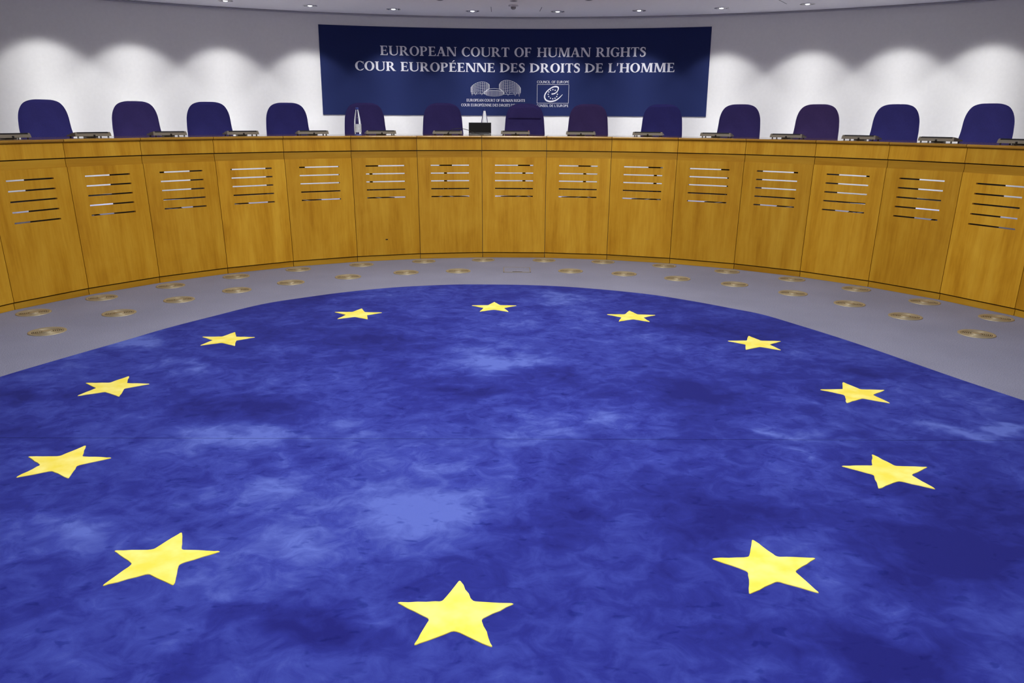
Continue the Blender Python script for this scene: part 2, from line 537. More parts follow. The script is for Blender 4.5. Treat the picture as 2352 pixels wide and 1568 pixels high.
def make_downlight(a, label, strength, visible=True):
    c = wall_pt(a, WALL_R - 0.58, CEIL_Z)
    t = tag(empty('ceiling_downlight', c), label, 'ceiling light', 'recessed downlights along the curved wall')
    mb = MB(); mb.lathe([(0.082, -0.0005), (0.082, -0.004), (0.072, -0.006), (0.068, -0.003), (0.068, -0.0005)], 32, cap0=False, cap1=False)
    mb.build('trim_ring', M_CHROME, t)
    mb = MB(); mb.lathe([(0.068, -0.0008), (0.050, -0.0022), (0.03, -0.003), (0.0265, -0.003)], 32, cap0=False, cap1=False)
    mb.build('reflector', M_CHROME, t)
    mb = MB(); mb.lathe([(0.0262, -0.0018), (0.024, -0.006), (0.012, -0.009), (0.001, -0.0095)], 20, cap0=False)
    mb.build('bulb', M_BULB, t)
    L = bpy.data.lights.new('downlight_beam', 'POINT')
    L.shadow_soft_size = 0.03
    L.energy = 1.0
    L.use_nodes = True
    nt = L.node_tree
    em = nt.nodes['Emission']
    em.inputs['Color'].default_value = (0.97, 0.975, 1.0, 1)
    ie = nt.nodes.new('ShaderNodeTexIES')
    ie.mode = 'INTERNAL'
    ie.ies = IES
    ie.inputs['Strength'].default_value = strength
    nt.links.new(ie.outputs['Fac'], em.inputs['Strength'])
    lo = bpy.data.objects.new('downlight_beam', L)
    COL.objects.link(lo)
    lo.parent = t
    lo.location = (0, 0, -0.04)
    lo.rotation_euler = (math.radians(13), 0, -a)      # wall washers tilt towards the wall
    return t

ANG = [-0.731, -0.611, -0.480, -0.345, -0.205, -0.068, 0.081, 0.222, 0.360, 0.497, 0.630, 0.748]
for i in range(-2, 10):
    if i < 0:
        lab = 'recessed round downlight in the soffit, %s' % ('outermost on the left' if i == -2 else 'second outermost on the left')
    elif i > 7:
        lab = 'recessed round downlight in the soffit, %s' % ('outermost on the right' if i == 9 else 'second outermost on the right')
    else:
        lab = 'small round recessed downlight in the ceiling, %s of the eight in view' % place_words(i, 8)
    make_downlight(ANG[i + 2], lab, SPOT_STRENGTH)

# added unseen luminaires along the drum, placed to brighten mid rug and bench
FILL_LAMPS = [-4.3, -2.7, -1.1, 0.5, 2.1]
for i, y in enumerate(FILL_LAMPS):
    t = tag(empty('fill_lamp', (0, y, DR_Z)), 'added unseen white luminaire in the raised ceiling over the blue rug, %s from the bench' % (['fifth', 'fourth', 'third', 'second', 'first'][i]), 'added ceiling lamp', 'added luminaires in the raised ceiling')
    mb = MB(); mb.lathe([(0.62, -0.001), (0.62, -0.10), (0.59, -0.10), (0.59, -0.03)], 40, cap0=False, cap1=False)
    mb.build('housing', M_HOUSING, t)
    mb = MB(); mb.lathe([(0.001, -0.085), (0.588, -0.085)], 40, cap0=False, cap1=False)
    mb.build('diffuser', M_FILL, t)

# small things on the soffit
t = tag(empty('smoke_detector', (0.02, 5.20, CEIL_Z)), 'small grey dome smoke detector on the ceiling above the banner', 'smoke detector')
mb = MB(); mb.lathe([(0.055, -0.0005), (0.055, -0.012), (0.045, -0.018)], 28, cap0=False); mb.build('base', M_HOUSING, t)
mb = MB(); mb.lathe([(0.030, -0.018), (0.028, -0.038), (0.015, -0.048), (0.001, -0.05)], 24, cap0=False); mb.build('sensor', plain('grey_sensor', (0.35, 0.34, 0.34), 0.5), t)
for i, (x, y, lab) in enumerate([(-0.787, 4.80, 'small dark ceiling spot at the top edge, left of the smoke detector'),
                                 (0.022, 4.84, 'small dark ceiling spot right behind the smoke detector'),
                                 (0.838, 4.73, 'small dark ceiling spot at the top edge, right of the smoke detector')]):
    t = tag(empty('ceiling_spot', (x, y, CEIL_Z)), lab, 'ceiling light', 'unlit ceiling spots')
    mb = MB(); mb.lathe([(0.042, -0.0005), (0.042, -0.006), (0.034, -0.006), (0.034, -0.002)], 24, cap0=False, cap1=False); mb.build('trim_ring', M_HOUSING, t)
    mb = MB(); mb.lathe([(0.001, -0.0025), (0.034, -0.0025)], 24, cap0=False, cap1=False); mb.build('lens', M_DARK, t)

# ------------------------------------------------------------------ judges' bench
ZT = 1.287
NOSE0 = 1.262
UNITS = list(range(-8, 9))

def bench_unit(k, idx, total):
    A, B = seam_xy(k), seam_xy(k + 1)
    mid = (A + B) * 0.5
    e = (B - A)
    wd = e.length
    rz = math.atan2(e.y, e.x)
    ta = math.tan((seam_polar(k + 1)[1] - seam_polar(k)[1]) / 2)
    t = empty('bench_section', mid, rz)
    G = 0.0028
    def X(s, y, gap=G):
        h = wd / 2 + y * ta - gap
        return s * h
    def slab(mb, z0, z1, d0, d1, s0=-1, s1=1, gap=G):
        p = []
        for z in (z0, z1):
            for (s, d) in ((s0, d0), (s1, d0), (s1, d1), (s0, d1)):
                y = LEAN * z + d
                p.append((X(s, y, gap), y, z))
        mb.hexa(p)
    # front panel with five horizontal slots
    mb = MB()
    TH = 0.024
    slots = [(0.976, 0.989), (0.8955, 0.9085), (0.815, 0.828), (0.7335, 0.7465), (0.652, 0.665)]
    zlo, zhi = 0.060, 1.064
    slab(mb, zlo, zhi, 0, TH, -1, -0.6)
    slab(mb, zlo, zhi, 0, TH, 0.6, 1)
    zs = [zlo] + [z for a in reversed(slots) for z in a] + [zhi]
    for i in range(0, len(zs), 2):
        slab(mb, zs[i], zs[i + 1], 0, TH, -0.6, 0.6)
    fp = mb.build('front_panel', M_WOODV, t)
    if k == -2:
        mb = MB()
        z = 0.222
        y = LEAN * z
        mb.box(-0.032, -0.008, y - 0.002, y + 0.001, z - 0.005, z + 0.005)
        mb.build('keyhole', M_VOID, fp)
    mb = MB(); slab(mb, 1.0642, 1.130, 0.009, 0.03); mb.build('upper_rail', M_WOODH, t)
    mb = MB(); slab(mb, 1.139, NOSE0 - 0.003, 0.0, 0.024); mb.build('fascia', M_WOODV, t)
    mb = MB(); slab(mb, 0.001, 0.050, 0.008, 0.03); mb.build('plinth', M_PLINTH, t)
    mb = MB(); slab(mb, 1.045, NOSE0 - 0.0001, 0.032, 0.0465, gap=0.0142); mb.build('gap_light_block', M_DARK, t)  # dark backings added to keep light from leaking through the gaps
    mb = MB(); slab(mb, 0.02, 0.09, 0.032, 0.0465, gap=0.0145); mb.build('gap_light_block', M_DARK, t)
    # worktop with a rounded nosing
    mb = MB()
    yf = LEAN * ZT
    prof = []
    rr = (ZT - NOSE0) / 2
    for j in range(9):
        b = PI / 2 + PI * j / 8
        prof.append((yf - 0.012 + rr * 0.9 * math.cos(b), NOSE0 + rr + rr * math.sin(b)))
    prof = [(yf + 0.72, ZT)] + prof + [(yf + 0.72, NOSE0)]
    mb.rings([[(X(s, y), y, z) for y, z in prof] for s in (-1, 1)], smooth=False)
    for i, f in enumerate(mb.f):
        mb.sm[i] = False
    mb.build('worktop', M_TOP, t)
    # side partitions carrying the worktop
    for sgn in (-1, 1):
        mb = MB()
        p = []
        for z in (DAIS_Z + 0.001, NOSE0 - 0.001):
            for (o, d) in ((0.0002, 0.048), (0.0140, 0.048), (0.0140, 0.68), (0.0002, 0.68)):
                y = LEAN * 0.9 + d
                p.append((sgn * (wd / 2 + y * ta - o), y, z))
        if sgn > 0:
            p = [p[i] for i in (1, 0, 3, 2, 5, 4, 7, 6)]
        mb.hexa(p)
        mb.build('partition', M_PART, t)
    # added dark filler right behind the joint so no light leaks through it
    for sgn in (-1, 1):
        mb = MB()
        p = []
        for z in (0.02, NOSE0 - 0.002):
            for (o, d) in ((0.0002, 0.026), (0.0140, 0.026), (0.0140, 0.0465), (0.0002, 0.0465)):
                y = LEAN * z + d
                p.append((sgn * (wd / 2 + y * ta - o), y, z))
        if sgn > 0:
            p = [p[i] for i in (1, 0, 3, 2, 5, 4, 7, 6)]
        mb.hexa(p)
        mb.build('joint_light_block', M_DARK, t)
    lab = 'honey-coloured wooden bench section with five slots, %s' % place_words(idx, total)
    if k == -2:
        lab = 'slotted wooden bench section with a tiny dark keyhole mark low on its panel'
    if idx == 0:
        lab = 'wooden bench section cut off at the left edge, only a sliver low down showing'
    if idx == total - 1:
        lab = 'wooden bench section cut off at the right edge, only a sliver low down showing'
    tag(t, lab, 'bench', 'sections of the curved bench')
for i, k in enumerate(UNITS):
    bench_unit(k, i, len(UNITS))

# ------------------------------------------------------------------ blue rug with twelve stars
RUG = [(-2.99, -0.256), (-2.877, 0.008), (-2.764, 0.254), (-2.615, 0.573), (-2.481, 0.876), (-2.286, 1.224), (-2.03, 1.647), (-1.742, 1.912),
       (-1.424, 2.145), (-1.032, 2.347), (-0.56, 2.473), (-0.219, 2.489), (0.097, 2.476), (0.411, 2.424), (0.708, 2.327), (0.972, 2.21),
       (1.236, 2.059), (1.531, 1.806), (1.759, 1.573), (1.947, 1.364), (2.111, 1.038), (2.253, 0.728), (2.389, 0.392), (2.514, 0.047),
       (2.626, -0.258), (2.752, -0.567)]
RUG_R = RUG[-1:] + [(2.95, -1.05), (3.12, -1.60), (3.28, -2.3), (3.33, -3.1), (3.22, -4.0), (2.9, -4.9), (2.2, -5.7), (1.2, -6.2), (0, -6.4)]
RUG_L = [(0, -6.4), (-1.2, -6.2), (-2.3, -5.7), (-3.1, -4.9), (-3.45, -4.0), (-3.58, -3.1), (-3.52, -2.2), (-3.4, -1.5), (-3.2, -0.8)] + RUG[:1]
def smooth_closed(pts, m=6):
    out = []
    n = len(pts)
    for i in range(n):
        p0, p1, p2, p3 = [Vector(pts[(i + j - 1) % n]) for j in range(4)]
        for j in range(m):
            t = j / m
            out.append(0.5 * ((2 * p1) + (p2 - p0) * t + (2 * p0 - 5 * p1 + 4 * p2 - p3) * t * t + (-p0 + 3 * p1 - 3 * p2 + p3) * t ** 3))
    return out
outline = smooth_closed(RUG + RUG_R[1:] + RUG_L[1:-1])
rug = tag(empty('rug', (0, 0, 0)), 'large mottled royal blue rug with a ring of twelve yellow stars', 'rug')
JOINT = -1.183
def clip(poly, sign):
    out = []
    n = len(poly)
    lim = JOINT + sign * 0.0012
    for i in range(n):
        a, b = poly[i], poly[(i + 1) % n]
        ia, ib = (a.y - lim) * sign >= 0, (b.y - lim) * sign >= 0
        if ia:
            out.append(a)
        if ia != ib:
            t = (lim - a.y) / (b.y - a.y)
            out.append(a + (b - a) * t)
    return out
RT = 0.014
for sign in (1, -1):
    po = clip(outline, sign)
    n = len(po)
    cen = Vector((0, 0.6 if sign > 0 else -3.5))
    lim = JOINT + sign * 0.0012
    def inset(d):
        out = []
        for i in range(n):
            a, b, c = po[i - 1], po[i], po[(i + 1) % n]
            tdir = (c - a)
            if tdir.length < 1e-6:
                tdir = Vector((1, 0))
            tdir.normalize()
            nv = Vector((-tdir.y, tdir.x))
            if nv.dot(cen - b) < 0:
                nv = -nv
            out.append(b if abs(b.y - lim) < 1e-4 else b + nv * d)      # the joint itself stays butted
        return out
    loops = []
    for d, z in ((0, 0.001), (0, 0.008), (0.003, 0.012), (0.010, RT)):
        loops.append([(p.x, p.y, z) for p in inset(d)])
    mb = MB()
    mb.rings([loops[-1]], cap0=False, cap1=True)
    o = mb.build('rug_section', M_RUG, rug)
    if o.data.polygons[0].normal.z < 0:
        o.data.flip_normals()
    mb = MB()
    mb.rings(loops, cap0=False, cap1=False)
    keep = [f for f in mb.f if not all(abs(mb.v[i][1] - lim) < 1e-4 for i in f)]
    mb.f, mb.sm = keep, [True] * len(keep)
    o = mb.build('pile_edge', M_RUGEDGE_LIT, o)
    bm = bmesh.new(); bm.from_mesh(o.data); bmesh.ops.recalc_face_normals(bm, faces=bm.faces); bm.to_mesh(o.data); bm.free()

STARS = [(-0.147, 1.562), (0.913, 1.263), (1.643, 0.512), (1.895, -0.511), (1.608, -1.55), (0.844, -2.316), (-0.201, -2.586), (-1.234, -2.275),
         (-1.987, -1.472), (-2.25, -0.441), (-1.955, 0.567), (-1.196, 1.307)]
SROT = [0.2, -2.3, -0.9, -0.75, -1.4, 0.5, -0.4, -0.7, -1.5, -1.7, -0.85, -1.8]
rs = random.Random(3)
for (sx, sy), rot in zip(STARS, SROT):
    pts = []
    cor = []
    for j in range(10):
        R = (0.196 if j % 2 == 0 else 0.084) * (1 + rs.uniform(-0.03, 0.03))
        a = 2 * PI * j / 10 - math.radians(rot)
        cor.append(Vector((R * math.sin(a), R * math.cos(a))))
    for j in range(10):
        a, b = cor[j], cor[(j + 1) % 10]
        prev = cor[j - 1]
        nrm = Vector(((b - a).y, -(b - a).x)).normalized()
        u = (b - a).normalized(); v = (prev - a).normalized()
        rad = 0.010
        # rounded tip
        pts.append(a + v * rad * 0.9)
        pts.append(a + (u + v) * rad * 0.28)
        pts.append(a + u * rad * 0.9)
        for q in (0.25, 0.45, 0.65, 0.85):
            pts.append(a + (b - a) * q + nrm * rs.uniform(-0.0022, 0.0022))
    n = len(pts)
    mb = MB()
    mb.rings([[(sx + p.x, sy + p.y, RT - 0.004) for p in pts], [(sx + p.x, sy + p.y, RT + 0.0016) for p in pts],
              [(sx + p.x * 0.985, sy + p.y * 0.985, RT + 0.003) for p in pts]], cap0=False, cap1=False)
    base = n * 2
    mb.add([(sx, sy, RT + 0.003)], [])
    c = len(mb.v) - 1
    for j in range(n):
        mb.f.append([base + j, base + (j + 1) % n, c]); mb.sm.append(False)
    o = mb.build('star', M_STAR, rug)
    bm = bmesh.new(); bm.from_mesh(o.data); bmesh.ops.recalc_face_normals(bm, faces=bm.faces); bm.to_mesh(o.data); bm.free()

# ------------------------------------------------------------------ round floor vents
def make_vent():
    t = empty('floor_vent', (0, 0, 0))
    mb = MB(); mb.lathe([(0.124, 0.0005), (0.123, 0.004), (0.118, 0.006), (0.104, 0.005), (0.100, 0.002)], 40, cap0=False, cap1=False)
    mb.build('rim', M_BRASS, t)
    mb = MB(); mb.lathe([(0.001, 0.0012), (0.102, 0.0012)], 40, cap0=False, cap1=False)
    mb.build('recess', M_VOID, t)
    mb = MB()
    for r in (0.0935, 0.0815, 0.0695, 0.0575, 0.0455):
        mb.lathe([(r + 0.0034, 0.0012), (r + 0.0030, 0.0046), (r - 0.0030, 0.0046), (r - 0.0034, 0.0012)], 40, cap0=False, cap1=False)
    for j in range(2):      # ribs joining the rings
        a = PI * j + PI / 2
        ca, sa = math.cos(a), math.sin(a)
        wv = 0.009 if j % 2 else 0.009
        p = []
        for z in (0.0013, 0.0042):
            for (r, s) in ((0.03, -wv), (0.102, -wv * 2.6), (0.102, wv * 2.6), (0.03, wv)):
                p.append((r * ca - s * sa, r * sa + s * ca, z))
        mb.hexa(p)
    mb.build('grille_rings', M_BRASS, t)
    mb = MB(); mb.lathe([(0.036, 0.0012), (0.035, 0.006), (0.022, 0.008), (0.001, 0.0085)], 28, cap0=False)
    mb.build('hub', M_BRASS, t)
    return t
V_OUT = [(3.953, -1.216), (3.939, -1.063), (3.906, -0.903), (3.892, -0.740), (3.891, -0.579), (3.860, -0.412), (3.871, -0.241), (3.876, -0.077),
         (3.871, 0.092), (3.892, 0.254), (3.887, 0.421), (3.896, 0.588), (3.912, 0.754), (3.928, 0.913), (3.944, 1.074), (3.971, 1.232)]
V_IN = [(3.393, -1.330), (3.341, -1.148), (3.330, -0.982), (3.294, -0.823), (3.294, -0.665), (3.272, -0.497), (3.282, -0.321), (3.248, -0.163),
        (3.283, 0.181), (3.284, 0.344), (3.268, 0.506), (3.314, 0.671), (3.315, 0.841), (3.330, 1.000), (3.349, 1.152), (3.427, 1.324)]
proto = None
for row, lst in (('row against the bench', V_OUT), ('row nearer the rug', V_IN)):
    for i, (r, a) in enumerate(lst):
        if proto is None:
            o = proto = make_vent()
        else:
            o = copy_tree(proto)
        o.location = (r * math.sin(a), r * math.cos(a), 0)
        o.rotation_euler[2] = -a
        tag(o, 'round brass-coloured floor vent, %s in the %s' % (place_words(i, 16), row), 'floor vent', 'round floor vents')

# floor outlet hatch
t = tag(empty('floor_hatch', (0.057, 3.28, 0)), 'rectangular carpeted floor hatch with a thin metal frame between the vents', 'floor hatch')
mb = MB(); mb.box(-0.128, 0.128, -0.122, 0.122, 0.0005, 0.004); mb.build('lid', M_GREY, t)
for x0, x1, y0, y1 in ((-0.135, -0.129, -0.13, 0.13), (0.129, 0.135, -0.13, 0.13), (-0.135, 0.135, -0.13, -0.123), (-0.135, 0.135, 0.123, 0.13)):
    mb = MB(); mb.box(x0, x1, y0, y1, 0.0005, 0.005); mb.build('frame_strip', M_BRASS, t)
mb = MB(); mb.box(-0.045, 0.05, -0.121, -0.104, 0.0041, 0.0055); mb.build('cable_flap', M_DARK, t)

# ------------------------------------------------------------------ chairs
SHOULDER = [(0.0, 0.06), (0.0008, 0.30), (0.003, 0.40), (0.008, 0.51), (0.016, 0.625), (0.026, 0.715), (0.04, 0.795), (0.055, 0.85), (0.072, 0.895),
            (0.092, 0.935), (0.115, 0.966), (0.14, 0.987), (0.17, 1.0), (9.0, 1.0)]
def interp(pts, x):
    for (a, b), (c, d) in zip(pts, pts[1:]):
        if a <= x <= c:
            return b + (d - b) * (x - a) / (c - a)
    return pts[0][1] if x < pts[0][0] else pts[-1][1]

def loft_back(mb, z0, z1, hw, th, yoff, round_bot=0.03, round_top=0.12, rt_h=0.115, rows=44, n=28, e=2.6, bulge=0.0):
    loops = []
    for i in range(rows + 1):
        t = i / rows
        t = 1 - (1 - t) ** 2.2 if t > 0.12 else (1 - 0.88 ** 2.2) * (t / 0.12) ** 2
        z = z0 + (z1 - z0) * t
        h = hw(z)
        kx = ky = 1.0
        d = z1 - z
        if round_top > 0.05:
            kx = interp(SHOULDER, d)
        else:
            kx = 1 - 0.05 * max(0.0, 1 - d / 0.03)
        if d < 0.035:
            v = 1 - d / 0.035
            ky = max(0.02, math.sqrt(max(0, 1 - v * v)))
        if z < z0 + round_bot:
            v = 1 - (z - z0) / round_bot
            ky *= max(0.02, math.sqrt(max(0, 1 - v * v)))
            kx *= 1 - 0.06 * v * v
        loop = []
        for j in range(n):
            a = 2 * PI * j / n
            c, s = math.cos(a), math.sin(a)
            x = h * kx * math.copysign(abs(c) ** (2 / 3.2), c)
            y = th * ky * math.copysign(abs(s) ** (2 / e), s)
            if s < 0:
                y -= bulge * ky * math.cos(x / (h + 1e-6) * PI / 2.3)
                y += 0.022 * (x / 0.24) ** 2      # shallow side wings
            loop.append((x, y + yoff(z), z))
        loops.append(loop)
    mb.rings(loops)

def make_chair(mat, headrest=False):
    t = empty('chair', (0, 0, 0))
    hw = lambda z: 0.2305 + 0.075 * (0.94 - z) if z > 0.6 else 0.256
    def yoff(z):
        y = 0.16 + 0.31 * (z - 0.5)
        if z > 0.86:
            y -= 0.42 * (z - 0.86) ** 1.3
        return y
    if not headrest:
        mb = MB(); loft_back(mb, 0.50, 1.132, hw, 0.036, yoff, bulge=0.012)
        mb.build('backrest', mat, t)
    else:
        mb = MB(); loft_back(mb, 0.50, 1.132, hw, 0.034, yoff, bulge=0.004)
        mb.build('backrest', mat, t)
        mb = MB(); loft_back(mb, 0.952, 1.110, lambda z: hw(z) * 0.90, 0.030, lambda z: yoff(z) - 0.022, bulge=0.012, round_bot=0.02)
        mb.build('headrest', mat, t)
    # seat cushion
    mb = MB()
    loops = []
    for z, k in ((0.468, 0.90), (0.473, 0.97), (0.49, 1.0), (0.515, 1.0), (0.530, 0.96), (0.537, 0.86)):
        loops.append([(0.25 * k * math.copysign(abs(math.cos(a)) ** 0.5, math.cos(a)), -0.06 + 0.235 * k * math.copysign(abs(math.sin(a)) ** 0.5, math.sin(a)), z)
                      for a in [2 * PI * j / 28 for j in range(28)]])
    mb.rings(loops); mb.build('seat', mat, t)
    mb = MB(); mb.box(-0.07, 0.07, -0.09, 0.06, 0.385, 0.467); mb.build('mechanism', M_BLACK, t)
    mb = MB(); mb.hexa([(-0.035, 0.05, 0.41), (0.035, 0.05, 0.41), (0.035, 0.10, 0.41), (-0.035, 0.10, 0.41),
                        (-0.035, 0.225, 0.60), (0.035, 0.225, 0.60), (0.035, 0.245, 0.60), (-0.035, 0.245, 0.60)]); mb.build('back_bracket', M_BLACK, t)
    mb = MB(); mb.lathe([(0.030, 0.095), (0.030, 0.24), (0.018, 0.241), (0.018, 0.386)], 16); mb.build('pedestal', M_BLACK, t)
    mb = MB()
    mb.lathe([(0.045, 0.07), (0.045, 0.105)], 16)
    mb.build('base_hub', M_BLACK, t)
    for j in range(5):
        a = 2 * PI * j / 5 + 0.3
        ca, sa = math.cos(a), math.sin(a)
        p = []
        for z in (0, 1):
            for (r, s, za, zb) in ((0.04, -0.022, 0.060, 0.084), (0.29, -0.014, 0.050, 0.062), (0.29, 0.014, 0.050, 0.062), (0.04, 0.022, 0.060, 0.084)):
                p.append((r * ca - s * sa, r * sa + s * ca, zb if z else za))
        mb = MB(); mb.hexa(p)
        leg = mb.build('base_leg', M_BLACK, t)
        mb = MB()
        cx, cy = 0.285 * ca, 0.285 * sa
        ring = lambda o: [(cx - sa * o + 0.026 * math.cos(b) * ca, cy + ca * o + 0.026 * math.cos(b) * sa, 0.028 + 0.026 * math.sin(b)) for b in [2 * PI * q / 14 for q in range(14)]]
        mb.rings([ring(-0.02), ring(0.02)]); mb.build('caster', M_BLACK, leg)
    return t

CH = [(-0.958, 0, 1.612, 'royal blue high-back chair, leftmost behind the bench'),
      (-0.795, 1, 1.612, 'blue-violet high-back chair, second from the left behind the bench'),
      (-0.654, 0, 1.617, 'royal blue high-back chair, third from the left behind the bench'),
      (-0.494, 0, 1.619, 'royal blue high-back chair just left of the banner, fourth from the left'),
      (-0.327, 1, 1.628, 'violet-blue high-back chair standing behind the full water bottle at the left of the banner'),
      (-0.154, 1, 1.634, 'violet-blue high-back chair left of the black screen'),
      (0.031, 1, 1.634, 'blue high-back chair with a separate headrest cushion and dark crease, right of the black screen'),
      (0.174, 2, 1.632, 'faded violet high-back chair right of the chair with the headrest'),
      (0.338, 0, 1.631, 'royal blue high-back chair in front of the right end of the banner'),
      (0.504, 1, 1.630, 'blue-violet high-back chair just right of the banner, fourth from the right'),
      (0.663, 2, 1.628, 'faded violet high-back chair, third from the right behind the bench'),
      (0.814, 0, 1.624, 'royal blue high-back chair, second from the right behind the bench'),
      (0.978, 0, 1.624, 'royal blue high-back chair, rightmost behind the bench')]
protos = {}
for i, (a, f, zt, lab) in enumerate(CH):
    key = (f, i == 6)
    if key not in protos:
        o = protos[key] = make_chair(M_FABS[f], i == 6)
    else:
        o = copy_tree(protos[key])
    rc = 5.29 - 0.282
    o.location = (rc * math.sin(a), rc * math.cos(a), DAIS_Z + 0.0005)
    o.rotation_euler[2] = -a
    o.scale[2] = (zt - DAIS_Z) / 1.132
    tag(o, lab, 'chair', 'high-back chairs behind the bench')

# ------------------------------------------------------------------ conference microphone units
def make_unit():
    t = empty('conference_unit', (0, 0, 0))
    mb = MB()
    Wd = 0.158
    z0, z1, z2 = 0.010, 0.0355, 0.046
    # body: lower shell
    p = [(-Wd - 0.003, -0.064, z0), (Wd + 0.003, -0.064, z0), (Wd + 0.003, 0.09, z0), (-Wd - 0.003, 0.09, z0),
         (-Wd, -0.058, z1), (Wd, -0.058, z1), (Wd, 0.085, z0 + 0.012), (-Wd, 0.085, z0 + 0.012)]
    mb.hexa(p)
    for s in (-1, 1):   # end cheeks
        xa, xb = (-Wd, -Wd + 0.017) if s < 0 else (Wd - 0.017, Wd)
        mb.hexa([(xa, -0.058, z1 - 0.001), (xb, -0.058, z1 - 0.001), (xb, 0.05, z1 - 0.006), (xa, 0.05, z1 - 0.006),
                 (xa + (0.003 if s < 0 else 0), -0.050, z2), (xb - (0.003 if s > 0 else 0), -0.050, z2), (xb, 0.03, z2 - 0.012), (xa, 0.03, z2 - 0.012)])
    mb.build('body', M_BEIGE, t)
    mb = MB(); mb.hexa([(-Wd + 0.018, -0.052, z1 - 0.001), (Wd - 0.018, -0.052, z1 - 0.001), (Wd - 0.018, 0.05, z1 - 0.008), (-Wd + 0.018, 0.05, z1 - 0.008),
                        (-Wd + 0.018, -0.042, z2 + 0.001), (Wd - 0.018, -0.042, z2 + 0.001), (Wd - 0.018, 0.03, z2 - 0.010), (-Wd + 0.018, 0.03, z2 - 0.010)])
    mb.build('control_panel', M_BLACK, t)
    mb = MB()
    mb.lathe([(0.008, 0.0), (0.008, 0.012), (0.006, 0.014)], 12)
    k = mb.build('cable_socket', M_DARK, t, (0.005, -0.066, 0.012))
    mb = MB(); mb.box(-0.045, 0.045, -0.05, 0.03, 0.0008, z0); mb.build('foot_plate', M_BLACK, t)
    for sx in (-1, 1):
        for sy in (-0.055, 0.07):
            mb = MB(); mb.lathe([(0.008, 0.0008), (0.006, z0 + 0.001)], 10); mb.build('foot', M_BLACK, t, (sx * 0.135, sy, 0))
    return t
MIC = [-1.112, -0.956, -0.798, -0.639, -0.478, -0.317, -0.156, 0.010, 0.170, 0.332, 0.493, 0.654, 0.812, 0.971, 1.125]
mlabs = {0: 'grey-beige conference unit on the bench, cut off by the left edge',
         5: 'grey-beige conference unit on the bench right beside the full water bottle',
         6: 'grey-beige conference unit on the bench under the black cable, left of the screen',
         7: 'grey-beige conference unit with a small red button, in front of the headrest chair',
         14: 'grey-beige conference unit on the bench, cut off by the right edge'}
proto = None
for i, a in enumerate(MIC):
    if proto is None:
        o = proto = make_unit()
    else:
        o = copy_tree(proto)
    r = 1.11 * 4.1
    o.location = (r * math.sin(a), r * math.cos(a), ZT)
    o.rotation_euler[2] = -a
    tag(o, mlabs.get(i, 'grey-beige conference unit on the bench, %s' % place_words(i, 15)), 'conference unit', 'conference units on the bench')
    if i == 7:
        mb = MB(); mb.lathe([(0.005, 0), (0.005, 0.004), (0.003, 0.006)], 12); mb.build('red_button', M_RED, o, (0.148, -0.04, 0.045))

# ------------------------------------------------------------------ screen, cable, bottles
def polar(r, a, z):
    return (r * math.sin(a), r * math.cos(a), z)
sa = math.atan2(-0.349, 4.536)
t = tag(empty('small_monitor', polar(4.51, sa, ZT + 0.0005), -sa), 'small black screen with a thin grey frame standing on the bench', 'monitor')
mb = MB(); mb.box(-0.124, 0.124, -0.006, 0.006, 0.016, 0.132)
mb.build('screen_shell', M_BEZEL, t)
mb = MB(); mb.box(-0.119, 0.119, -0.0075, -0.0061, 0.026, 0.127); mb.build('screen', M_SCREEN, t)
mb = MB(); mb.hexa([(-0.122, -0.035, 0.0), (0.122, -0.035, 0.0), (0.122, 0.10, 0.0), (-0.122, 0.10, 0.0),
                    (-0.120, -0.030, 0.013), (0.120, -0.030, 0.013), (0.120, 0.10, 0.013), (-0.120, 0.10, 0.013)])
mb.build('base', M_BLACK, t)
mb = MB(); mb.box(-0.10, 0.10, -0.004, 0.007, 0.0125, 0.0165); mb.build('hinge', M_BLACK, t)

ma = -0.156
pts = []
ctl = [(-0.156, 4.47, 0.018), (-0.153, 4.455, 0.036), (-0.146, 4.45, 0.058), (-0.134, 4.45, 0.069), (-0.120, 4.45, 0.066), (-0.105, 4.45, 0.050), (-0.092, 4.45, 0.026),
       (-0.080, 4.455, 0.010), (-0.068, 4.46, 0.004)]
base = empty('cable', polar(4.46, -0.11, ZT))
cpts = [Vector(polar(r, a, z + ZT)) for a, r, z in ctl]
fine = []
for i in range(len(cpts) - 1):
    p0, p1, p2, p3 = cpts[max(i - 1, 0)], cpts[i], cpts[i + 1], cpts[min(i + 2, len(cpts) - 1)]
    for j in range(6):
        u = j / 6
        fine.append(0.5 * ((2 * p1) + (p2 - p0) * u + (2 * p0 - 5 * p1 + 4 * p2 - p3) * u * u + (-p0 + 3 * p1 - 3 * p2 + p3) * u ** 3))
fine.append(cpts[-1])
bpy.data.objects.remove(base)
mb = MB(); mb.tube(fine, 0.0028, 8)
tag(mb.build('cable', M_BLACK), 'thin black cable arching from a conference unit to the screen', 'cable')

